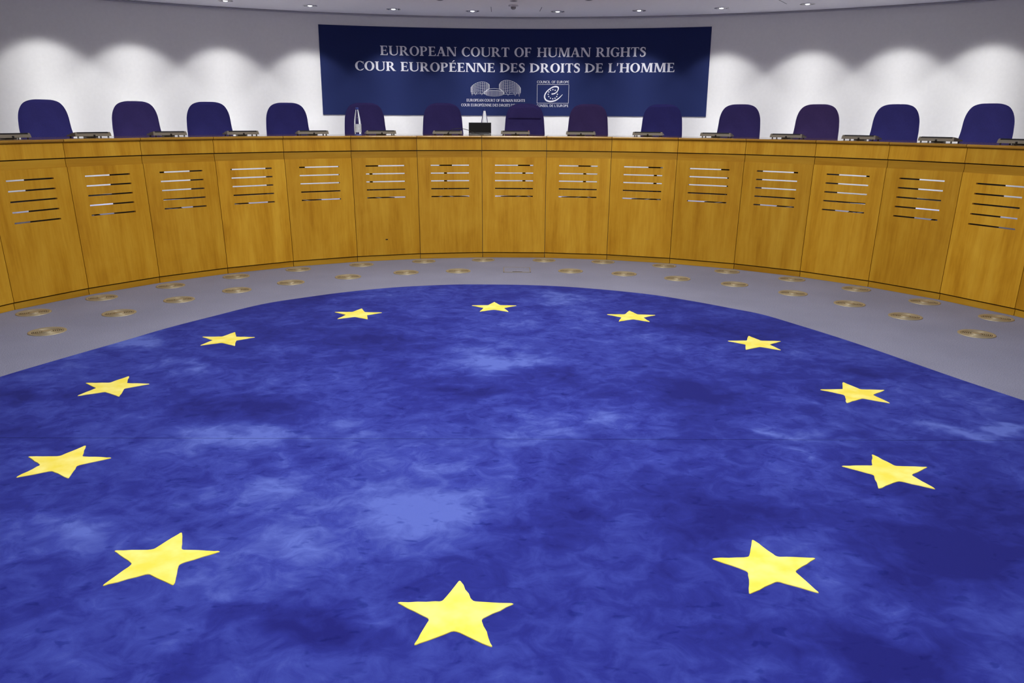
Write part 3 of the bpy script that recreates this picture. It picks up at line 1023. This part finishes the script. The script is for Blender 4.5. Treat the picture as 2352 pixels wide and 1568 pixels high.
def make_bottle():
    t = empty('water_bottle', (0, 0, 0))
    prof = [(0.030, 0.0), (0.0365, 0.004), (0.038, 0.012), (0.0375, 0.09), (0.0365, 0.135), (0.034, 0.160), (0.024, 0.215), (0.0155, 0.252), (0.0150, 0.258)]
    mb = MB(); mb.lathe(prof, 32); mb.build('glass_body', M_WATER, t)
    mb = MB(); mb.lathe([(0.0165, 0.2585), (0.0168, 0.262), (0.0168, 0.278), (0.0150, 0.281)], 24); mb.build('cap', M_CAP, t)
    # paper label round the lower body, on the side facing the room
    mb = MB()
    loops = []
    for z in (0.028, 0.112):
        loops.append([(0.0384 * math.sin(b), -0.0384 * math.cos(b), z) for b in [(-1.25 + 2.5 * q / 16) for q in range(17)]])
    mb.rings(loops, False, False, closed=False); mb.build('label', M_LABEL, t)
    mb = MB(); mb.lathe([(0.0385, 0.001), (0.0388, 0.010)], 32, cap0=False, cap1=False); mb.build('base_band', plain('blue_tinted_base', (0.10, 0.16, 0.55), 0.3), t)
    return t
b1 = make_bottle()
ba = math.atan2(-1.67, 4.23)
b1.location = polar(4.43, ba, ZT + 0.0005)
b1.rotation_euler[2] = -ba + 0.15
tag(b1, 'clear water bottle with a blue cap in front of a violet chair', 'bottle', 'water bottles')
b2 = copy_tree(b1)
bb = -0.0632
b2.location = polar(4.80, bb, ZT + 0.0005)
b2.rotation_euler[2] = -bb + 2.6
tag(b2, 'clear water bottle with a blue cap half hidden behind the black screen', 'bottle', 'water bottles')

# ------------------------------------------------------------------ banner on the wall
BZ0, BZ1, BA0, BA1 = 1.496, 2.570, -0.324, 0.3375
banner = tag(empty('wall_banner', wall_pt((BA0 + BA1) / 2, WALL_R - 0.002, BZ0)), 'wide navy blue banner with white court lettering on the curved wall', 'banner')
def to_local(p):
    return tuple(Vector(p) - banner.location)
mb = MB()
loops = []
for i in range(49):
    a = BA0 + (BA1 - BA0) * i / 48
    loops.append([to_local(wall_pt(a, WALL_R - 0.002, BZ0)), to_local(wall_pt(a, WALL_R - 0.002, BZ1)),
                  to_local(wall_pt(a, WALL_R - 0.008, BZ1)), to_local(wall_pt(a, WALL_R - 0.008, BZ0))])
mb.rings(loops, smooth=False)
mb.build('cloth', M_BANNER, banner)

class Ink:
    """flat print on the banner: polygons given as (s along the wall, z)"""
    def __init__(self):
        self.polys = []
    def poly(self, pts):
        self.polys.append(pts)
    def stroke(self, pts, w):
        n = len(pts)
        L, R = [], []
        for i in range(n):
            a, b = Vector(pts[max(i - 1, 0)]), Vector(pts[min(i + 1, n - 1)])
            d = (b - a).normalized()
            nv = Vector((-d.y, d.x))
            ww = (w[i] if isinstance(w, (list, tuple)) else w) / 2
            p = Vector(pts[i])
            L.append(p + nv * ww); R.append(p - nv * ww)
        for i in range(n - 1):
            self.poly([L[i], R[i], R[i + 1], L[i + 1]])
    def build(self, name, mat, off=0.0095):
        mb = MB()
        for P in self.polys:
            mb.add([to_local(wall_pt(s / WALL_R, WALL_R - off, z)) for s, z in P], [tuple(range(len(P)))])
        return mb.build(name, mat, banner)

def glyph(ch, T, Nn, serif):
    """polygons of one capital letter of height 1 and its width"""
    P = []
    SH, SL = 0.055, 0.085
    def rect(x0, x1, y0, y1):
        P.append([(x0, y0), (x1, y0), (x1, y1), (x0, y1)])
    def quad(a, b, c, d):
        P.append([a, b, c, d])
    def stem(x, w=T, y0=0, y1=1, bot=True, top=True):
        rect(x, x + w, y0, y1)
        if serif:
            for ok, y, d in ((bot, y0, 1), (top, y1, -1)):
                if ok:
                    P.append([(x - SL, y), (x + w + SL, y), (x + w + SL, y + d * SH * 0.7), (x + w, y + d * SH * 1.9), (x, y + d * SH * 1.9), (x - SL, y + d * SH * 0.7)])
    def ring(cx, cy, rx, ry, tx, ty, a0, a1, n=28):
        for i in range(n):
            b0, b1 = math.radians(a0 + (a1 - a0) * i / n), math.radians(a0 + (a1 - a0) * (i + 1) / n)
            f = lambda b, k: (cx + (rx - tx * k) * math.cos(b), cy + (ry - ty * k) * math.sin(b))
            quad(f(b0, 0), f(b1, 0), f(b1, 1), f(b0, 1))
    def dstroke(x0, y0, x1, y1, wd):
        quad((x0 - wd / 2, y0), (x0 + wd / 2, y0), (x1 + wd / 2, y1), (x1 - wd / 2, y1))
    m = SL if serif else 0.02
    def tick(x, y0, y1, w=0.05, dx=0.0):
        P.append([(x - w, y0), (x, y0), (x + dx, y1), (x - w * 0.35 + dx, y1)])
    if ch in 'EFÉ':
        w = 0.62
        stem(m)
        rect(m, m + w - 0.05, 1 - Nn, 1)
        rect(m + T, m + w - 0.14, 0.5 - Nn / 2 + 0.01, 0.5 + Nn / 2 + 0.01)
        if ch != 'F':
            rect(m, m + w, 0, Nn)
        if serif:
            P.append([(m + w - 0.05, 1), (m + w - 0.05, 0.78), (m + w - 0.09, 0.78), (m + w - 0.16, 1)])
            P.append([(m + w - 0.14, 0.37), (m + w - 0.14, 0.65), (m + w - 0.19, 0.60), (m + w - 0.19, 0.42)])
            if ch != 'F':
                P.append([(m + w, 0), (m + w + 0.02, 0.24), (m + w - 0.03, 0.24), (m + w - 0.12, 0)])
        if ch == 'É':
            P.append([(0.30, 1.07), (0.38, 1.07), (0.58, 1.24), (0.46, 1.28)])
        return P, m + w + 0.04
    if ch == 'I':
        stem(m); return P, m * 2 + T
    if ch == 'H':
        w = 0.80; stem(m); stem(m + w - T); rect(m, m + w, 0.5 - Nn / 2, 0.5 + Nn / 2); return P, m * 2 + w
    if ch == 'L':
        w = 0.60; stem(m); rect(m, m + w, 0, Nn)
        if serif:
            P.append([(m + w, 0), (m + w + 0.02, 0.26), (m + w - 0.03, 0.26), (m + w - 0.12, 0)])
        return P, m + w + 0.03
    if ch == 'T':
        w = 0.78; rect(0.02, w - 0.02, 1 - Nn, 1); stem(w / 2 - T / 2, top=False)
        if serif:
            P.append([(0.0, 0.76), (0.04, 0.76), (0.12, 1), (0.02, 1)]); P.append([(w, 0.76), (w - 0.04, 0.76), (w - 0.12, 1), (w - 0.02, 1)])
        return P, w
    if ch == 'O':
        ring(0.46, 0.5, 0.46, 0.52, T * 1.05, Nn * 0.9, 0, 360, 44); return P, 0.92
    if ch in 'CG':
        w = 0.80
        ring(0.46, 0.5, 0.46, 0.52, T * 1.05, Nn * 0.9, 48, 312 if ch == 'C' else 318, 34)
        if serif:
            P.append([(0.74, 0.68), (0.785, 0.68), (0.785, 1.0), (0.72, 0.90)])
        if ch == 'C':
            if serif:
                P.append([(0.70, 0.07), (0.75, 0.12), (0.80, 0.24), (0.76, 0.24), (0.68, 0.13)])
            return P, w + 0.02
        stem(0.80 - T, T, 0.06, 0.46, bot=False, top=serif)
        return P, w + 0.07
    if ch == 'U':
        w = 0.80
        rect(m, m + T, 0.30, 1); rect(m + w - Nn * 1.2, m + w, 0.30, 1)
        c = m + w / 2
        for i in range(22):
            b0, b1 = PI + PI * i / 22, PI + PI * (i + 1) / 22
            def f(b, k):
                t = T + (Nn * 1.2 - T) * (0.5 + 0.5 * math.cos(b))
                return (c + (w / 2 - t * k) * math.cos(b), 0.30 + (0.32 - Nn * k * 1.1) * math.sin(b))
            quad(f(b0, 0), f(b1, 0), f(b1, 1), f(b0, 1))
        if serif:
            for x, ww in ((m, T), (m + w - Nn * 1.2, Nn * 1.2)):
                rect(x - SL, x + ww + SL, 1 - SH, 1)
        return P, m * 2 + w
    if ch == 'D':
        w = 0.86; stem(m)
        ring(m + T * 0.5, 0.5, w - T * 0.5, 0.5, T * 1.05, Nn, -90, 90, 26); return P, m + w + 0.02
    if ch in 'PR':
        w = 0.62; stem(m)
        rect(m + T, m + w * 0.5, 1 - Nn, 1); rect(m + T, m + w * 0.5, 0.45, 0.45 + Nn)
        ring(m + w * 0.5, 0.725, w * 0.52, 0.275, T * 0.98, Nn, -90, 90, 20)
        if ch == 'P':
            return P, m + w + 0.06
        quad((m + w * 0.42, 0.47), (m + w * 0.42 + T * 1.05, 0.47), (m + w + 0.20, 0.0), (m + w + 0.20 - T * 1.15, 0.0))
        if serif:
            P.append([(m + w - 0.03, 0), (m + w + 0.24, 0), (m + w + 0.24, SH * 0.8), (m + w + 0.10, SH)])
        return P, m + w + 0.22
    if ch == 'A':
        w = 0.90
        dstroke(0.10, 0, w / 2 - 0.01, 1.0, Nn * 1.15); dstroke(w - 0.16, 0, w / 2 - 0.015, 1.0, T * 1.1)
        rect(0.22, w - 0.28, 0.30, 0.30 + Nn * 0.9)
        if serif:
            rect(-0.02, 0.24, 0, SH); rect(w - 0.36, w + 0.02, 0, SH)
        return P, w
    if ch == 'N':
        w = 0.82; nn = Nn * 1.2
        rect(m, m + nn, 0, 1); rect(m + w - nn, m + w, 0, 1)
        quad((m - 0.02, 1), (m + T * 1.15, 1), (m + w, 0.0), (m + w - T * 1.15 + 0.02, 0.0))
        if serif:
            rect(m - SL, m + nn + SL, 0, SH); rect(m + w - nn - SL, m + w + SL, 1 - SH, 1); rect(m - SL, m + 0.08, 1 - SH, 1)
        return P, m * 2 + w
    if ch == 'M':
        w = 1.0; nn = Nn * 1.2
        quad((m + 0.01, 0), (m + 0.01 + nn, 0), (m + 0.06 + nn, 1), (m + 0.06, 1))
        rect(m + w - T, m + w, 0, 1)
        quad((m + 0.04, 1), (m + 0.04 + T * 1.1, 1), (m + w / 2 + T * 0.45, 0.02), (m + w / 2 - T * 0.35, 0.02))
        quad((m + w / 2 - nn * 0.3, 0.02), (m + w / 2 + nn, 0.02), (m + w - T + nn * 0.4, 1), (m + w - T - nn * 0.6, 1))
        if serif:
            rect(m - SL, m + nn + SL, 0, SH); rect(m + w - T - SL, m + w + SL, 0, SH); rect(m + w - T, m + w + SL, 1 - SH, 1); rect(m - SL * 0.5, m + 0.12, 1 - SH, 1)
        return P, m * 2 + w
    if ch == 'S':
        w = 0.60
        path = [(0.52, 0.80), (0.46, 0.92), (0.32, 0.975), (0.18, 0.92), (0.115, 0.79), (0.17, 0.66), (0.31, 0.55), (0.45, 0.43), (0.495, 0.29), (0.44, 0.11), (0.28, 0.025), (0.13, 0.06), (0.05, 0.20)]
        wd = [0.4, 0.55, 0.6, 0.8, 0.98, 1.05, 1.1, 1.08, 1.0, 0.8, 0.6, 0.55, 0.4]
        ink = Ink()
        fine, fw = [], []
        pv = [Vector(p) for p in path]
        for i in range(len(pv) - 1):
            p0, p1, p2, p3 = pv[max(i - 1, 0)], pv[i], pv[i + 1], pv[min(i + 2, len(pv) - 1)]
            for j in range(4):
                u = j / 4
                fine.append(0.5 * ((2 * p1) + (p2 - p0) * u + (2 * p0 - 5 * p1 + 4 * p2 - p3) * u * u + (-p0 + 3 * p1 - 3 * p2 + p3) * u ** 3))
                fw.append((wd[i] * (1 - u) + wd[i + 1] * u) * T * 0.92 if serif else T)
        fine.append(pv[-1]); fw.append(wd[-1] * T if serif else T)
        ink.stroke([tuple(p) for p in fine], fw)
        P += [[tuple(q) for q in p] for p in ink.polys]
        if serif:
            P.append([(0.50, 0.70), (0.545, 0.70), (0.545, 0.98), (0.48, 0.88)]); P.append([(0.09, 0.28), (0.045, 0.28), (0.03, 0.0), (0.11, 0.13)])
        return P, w
    if ch == '’':
        P.append([(0.06, 1.02), (0.20, 1.02), (0.12, 0.70), (0.06, 0.70)]); return P, 0.24
    return P, 0.34          # space

def text(ink, s, x0, x1, z, h, T, Nn, serif=True, gap=0.10, space=0.34):
    gl = []
    tot = 0
    for c in s:
        P, wd = glyph(c, T, Nn, serif)
        if c == ' ':
            wd = space
        gl.append((P, tot))
        tot += wd + gap
    tot -= gap
    k = (x1 - x0) / tot
    for P, ox in gl:
        one = Ink() if ink is None else ink
        for p in P:
            one.poly([(x0 + (ox + q[0]) * k, z + q[1] * h) for q in p])
        if ink is None and P:
            one.build('letter', M_PRINT)

def letters(s, *a, **kw):
    text(None, s, *a, **kw)          # every large letter is a part of its own

letters('EUROPEAN COURT OF HUMAN RIGHTS', -1.678, 1.735, 2.230, 0.113, 0.200, 0.075, gap=0.065, space=0.37)
letters('COUR EUROPÉENNE DES DROITS DE L’HOMME', -2.000, 2.106, 2.040, 0.111, 0.210, 0.080, gap=0.055, space=0.35)

# the emblem drawings; (cx, cy) are drawing coordinates laid out on the banner
U = 0.12755
def E(cx, cy):
    x, y = 1030 + cx * U, 160 + cy * U
    return (-0.525 + (x - 1081) * 0.005704, 1.735 + (222 - y) * 0.00542)
ink = Ink()
text(ink, 'EUROPEAN COURT OF HUMAN RIGHTS', E(325, 0)[0], E(1380, 0)[0], E(0, 577)[1], 0.0325, 0.165, 0.085, gap=0.05, space=0.30)
text(ink, 'COUR EUROPÉENNE DES DROITS DE L’HOMME', E(228, 0)[0], E(1478, 0)[0], E(0, 664)[1], 0.0325, 0.165, 0.085, gap=0.05, space=0.30)
ink.build('lettering', M_PRINT)
ink = Ink()
text(ink, 'COUNCIL OF EUROPE', E(1593, 0)[0], E(2170, 0)[0], E(0, 238)[1], 0.0305, 0.14, 0.115, serif=False, gap=0.10, space=0.32)
ink.build('lettering', M_PRINT)
ink = Ink()
text(ink, 'CONSEIL DE L’EUROPE', E(1593, 0)[0], E(2165, 0)[0], E(0, 667)[1], 0.0305, 0.14, 0.115, serif=False, gap=0.10, space=0.32)
ink.build('lettering', M_PRINT)

def interp(pts, x):
    for (a, b), (c, d) in zip(pts, pts[1:]):
        if a <= x <= c:
            return b + (d - b) * (x - a) / (c - a)
    return pts[0][1] if x < pts[0][0] else pts[-1][1]

ink = Ink()
def line(pts, w=5.0):
    ink.stroke([E(*p) for p in pts], w * 0.78 * U * 0.0056)
# left drum
TL = [(405, 325), (430, 290), (480, 255), (540, 230), (600, 220), (660, 225), (710, 245), (738, 275)]
BL = [(405, 405), (450, 410), (560, 406), (640, 398), (700, 375), (738, 350)]
def drum(top, bot, xa, xb, nv, nh):
    for i in range(nv):
        t = i / (nv - 1)
        x = xa + (xb - xa) * (0.5 - 0.5 * math.cos(PI * (0.06 + 0.88 * t)) - 0.0089) / 0.982
        line([(x, interp(top, x)), (x, interp(bot, x))], 4.2)
    for j in range(nh):
        t = j / (nh - 1)
        line([(x, interp(top, x) * (1 - t) + interp(bot, x) * t) for x in [xa + (xb - xa) * q / 16 for q in range(17)]], 4.2 if j else 6)
drum(TL, BL, 405, 738, 13, 7)
TR = [(912, 268), (930, 235), (965, 207), (1010, 192), (1055, 188), (1110, 196), (1170, 216), (1230, 250), (1275, 290), (1300, 332)]
BR = [(912, 350), (950, 372), (985, 395), (1080, 402), (1200, 408), (1300, 412)]
drum(TR, BR, 912, 1300, 15, 8)
for vee in ([(412, 400), (428, 470), (440, 404)], [(460, 404), (488, 460), (515, 404)], [(565, 402), (600, 458), (636, 400)],
            [(1035, 400), (1075, 466), (1113, 402)], [(1175, 405), (1203, 470), (1230, 406)], [(1258, 408), (1275, 486), (1292, 410)]):
    line(vee, 5)
line([(410, 432), (520, 438), (648, 432)], 5)
line([(1003, 440), (1120, 440), (1292, 428)], 5)
# entrance hall between the drums
line([(662, 388), (700, 362), (745, 346), (825, 338), (905, 346), (948, 362), (985, 388)], 7)
TC = [(645, 402), (680, 386), (750, 376), (825, 373), (900, 376), (970, 386), (1003, 402)]
BC = [(645, 440), (690, 466), (750, 480), (825, 486), (900, 480), (960, 466), (1003, 440)]
line([(x, interp(TC, x)) for x in range(645, 1004, 20)], 7)
for i in range(21):
    t = i / 20
    x = 645 + 358 * (0.5 - 0.5 * math.cos(PI * (0.1 + 0.8 * t)) - 0.0245) / 0.951
    line([(x, interp(TC, x)), (x, interp(BC, x))], 6.5)
ink.build('court_emblem', M_PRINT)

ink = Ink()
fr = [(1597, 262), (2166, 262), (2162, 600), (1597, 600), (1597, 262)]
for a, b in zip(fr, fr[1:]):
    line([a, b], 7)
path = [(1858, 434), (1910, 424), (1950, 395), (1975, 350), (1972, 312), (1930, 298), (1870, 312), (1800, 360), (1750, 420), (1732, 480), (1752, 535), (1800, 562), (1860, 566), (1930, 548), (1990, 508), (2030, 468), (2055, 440)]
wd = [22, 20, 14, 18, 24, 24, 20, 18, 20, 22, 26, 28, 26, 22, 16, 11, 6]
pv = [Vector(p) for p in path]
fp2, fw2 = [], []
for i in range(len(pv) - 1):
    p0, p1, p2, p3 = pv[max(i - 1, 0)], pv[i], pv[i + 1], pv[min(i + 2, len(pv) - 1)]
    for j in range(6):
        u = j / 6
        q = 0.5 * ((2 * p1) + (p2 - p0) * u + (2 * p0 - 5 * p1 + 4 * p2 - p3) * u * u + (-p0 + 3 * p1 - 3 * p2 + p3) * u ** 3)
        fp2.append(E(q.x, q.y)); fw2.append((wd[i] * (1 - u) + wd[i + 1] * u) * U * 0.0056)
fp2.append(E(*path[-1])); fw2.append(wd[-1] * U * 0.0056)
ink.stroke(fp2, fw2)
for j in range(12):
    a = PI / 6 * j
    c = E(1880 + 83 * math.sin(a), 437 - 83 * math.cos(a))
    ink.poly([(c[0] + 11 * U * 0.0056 * math.cos(b), c[1] + 11 * U * 0.0056 * math.sin(b)) for b in [PI / 5 * q for q in range(10)]])
ink.build('council_emblem', M_PRINT)
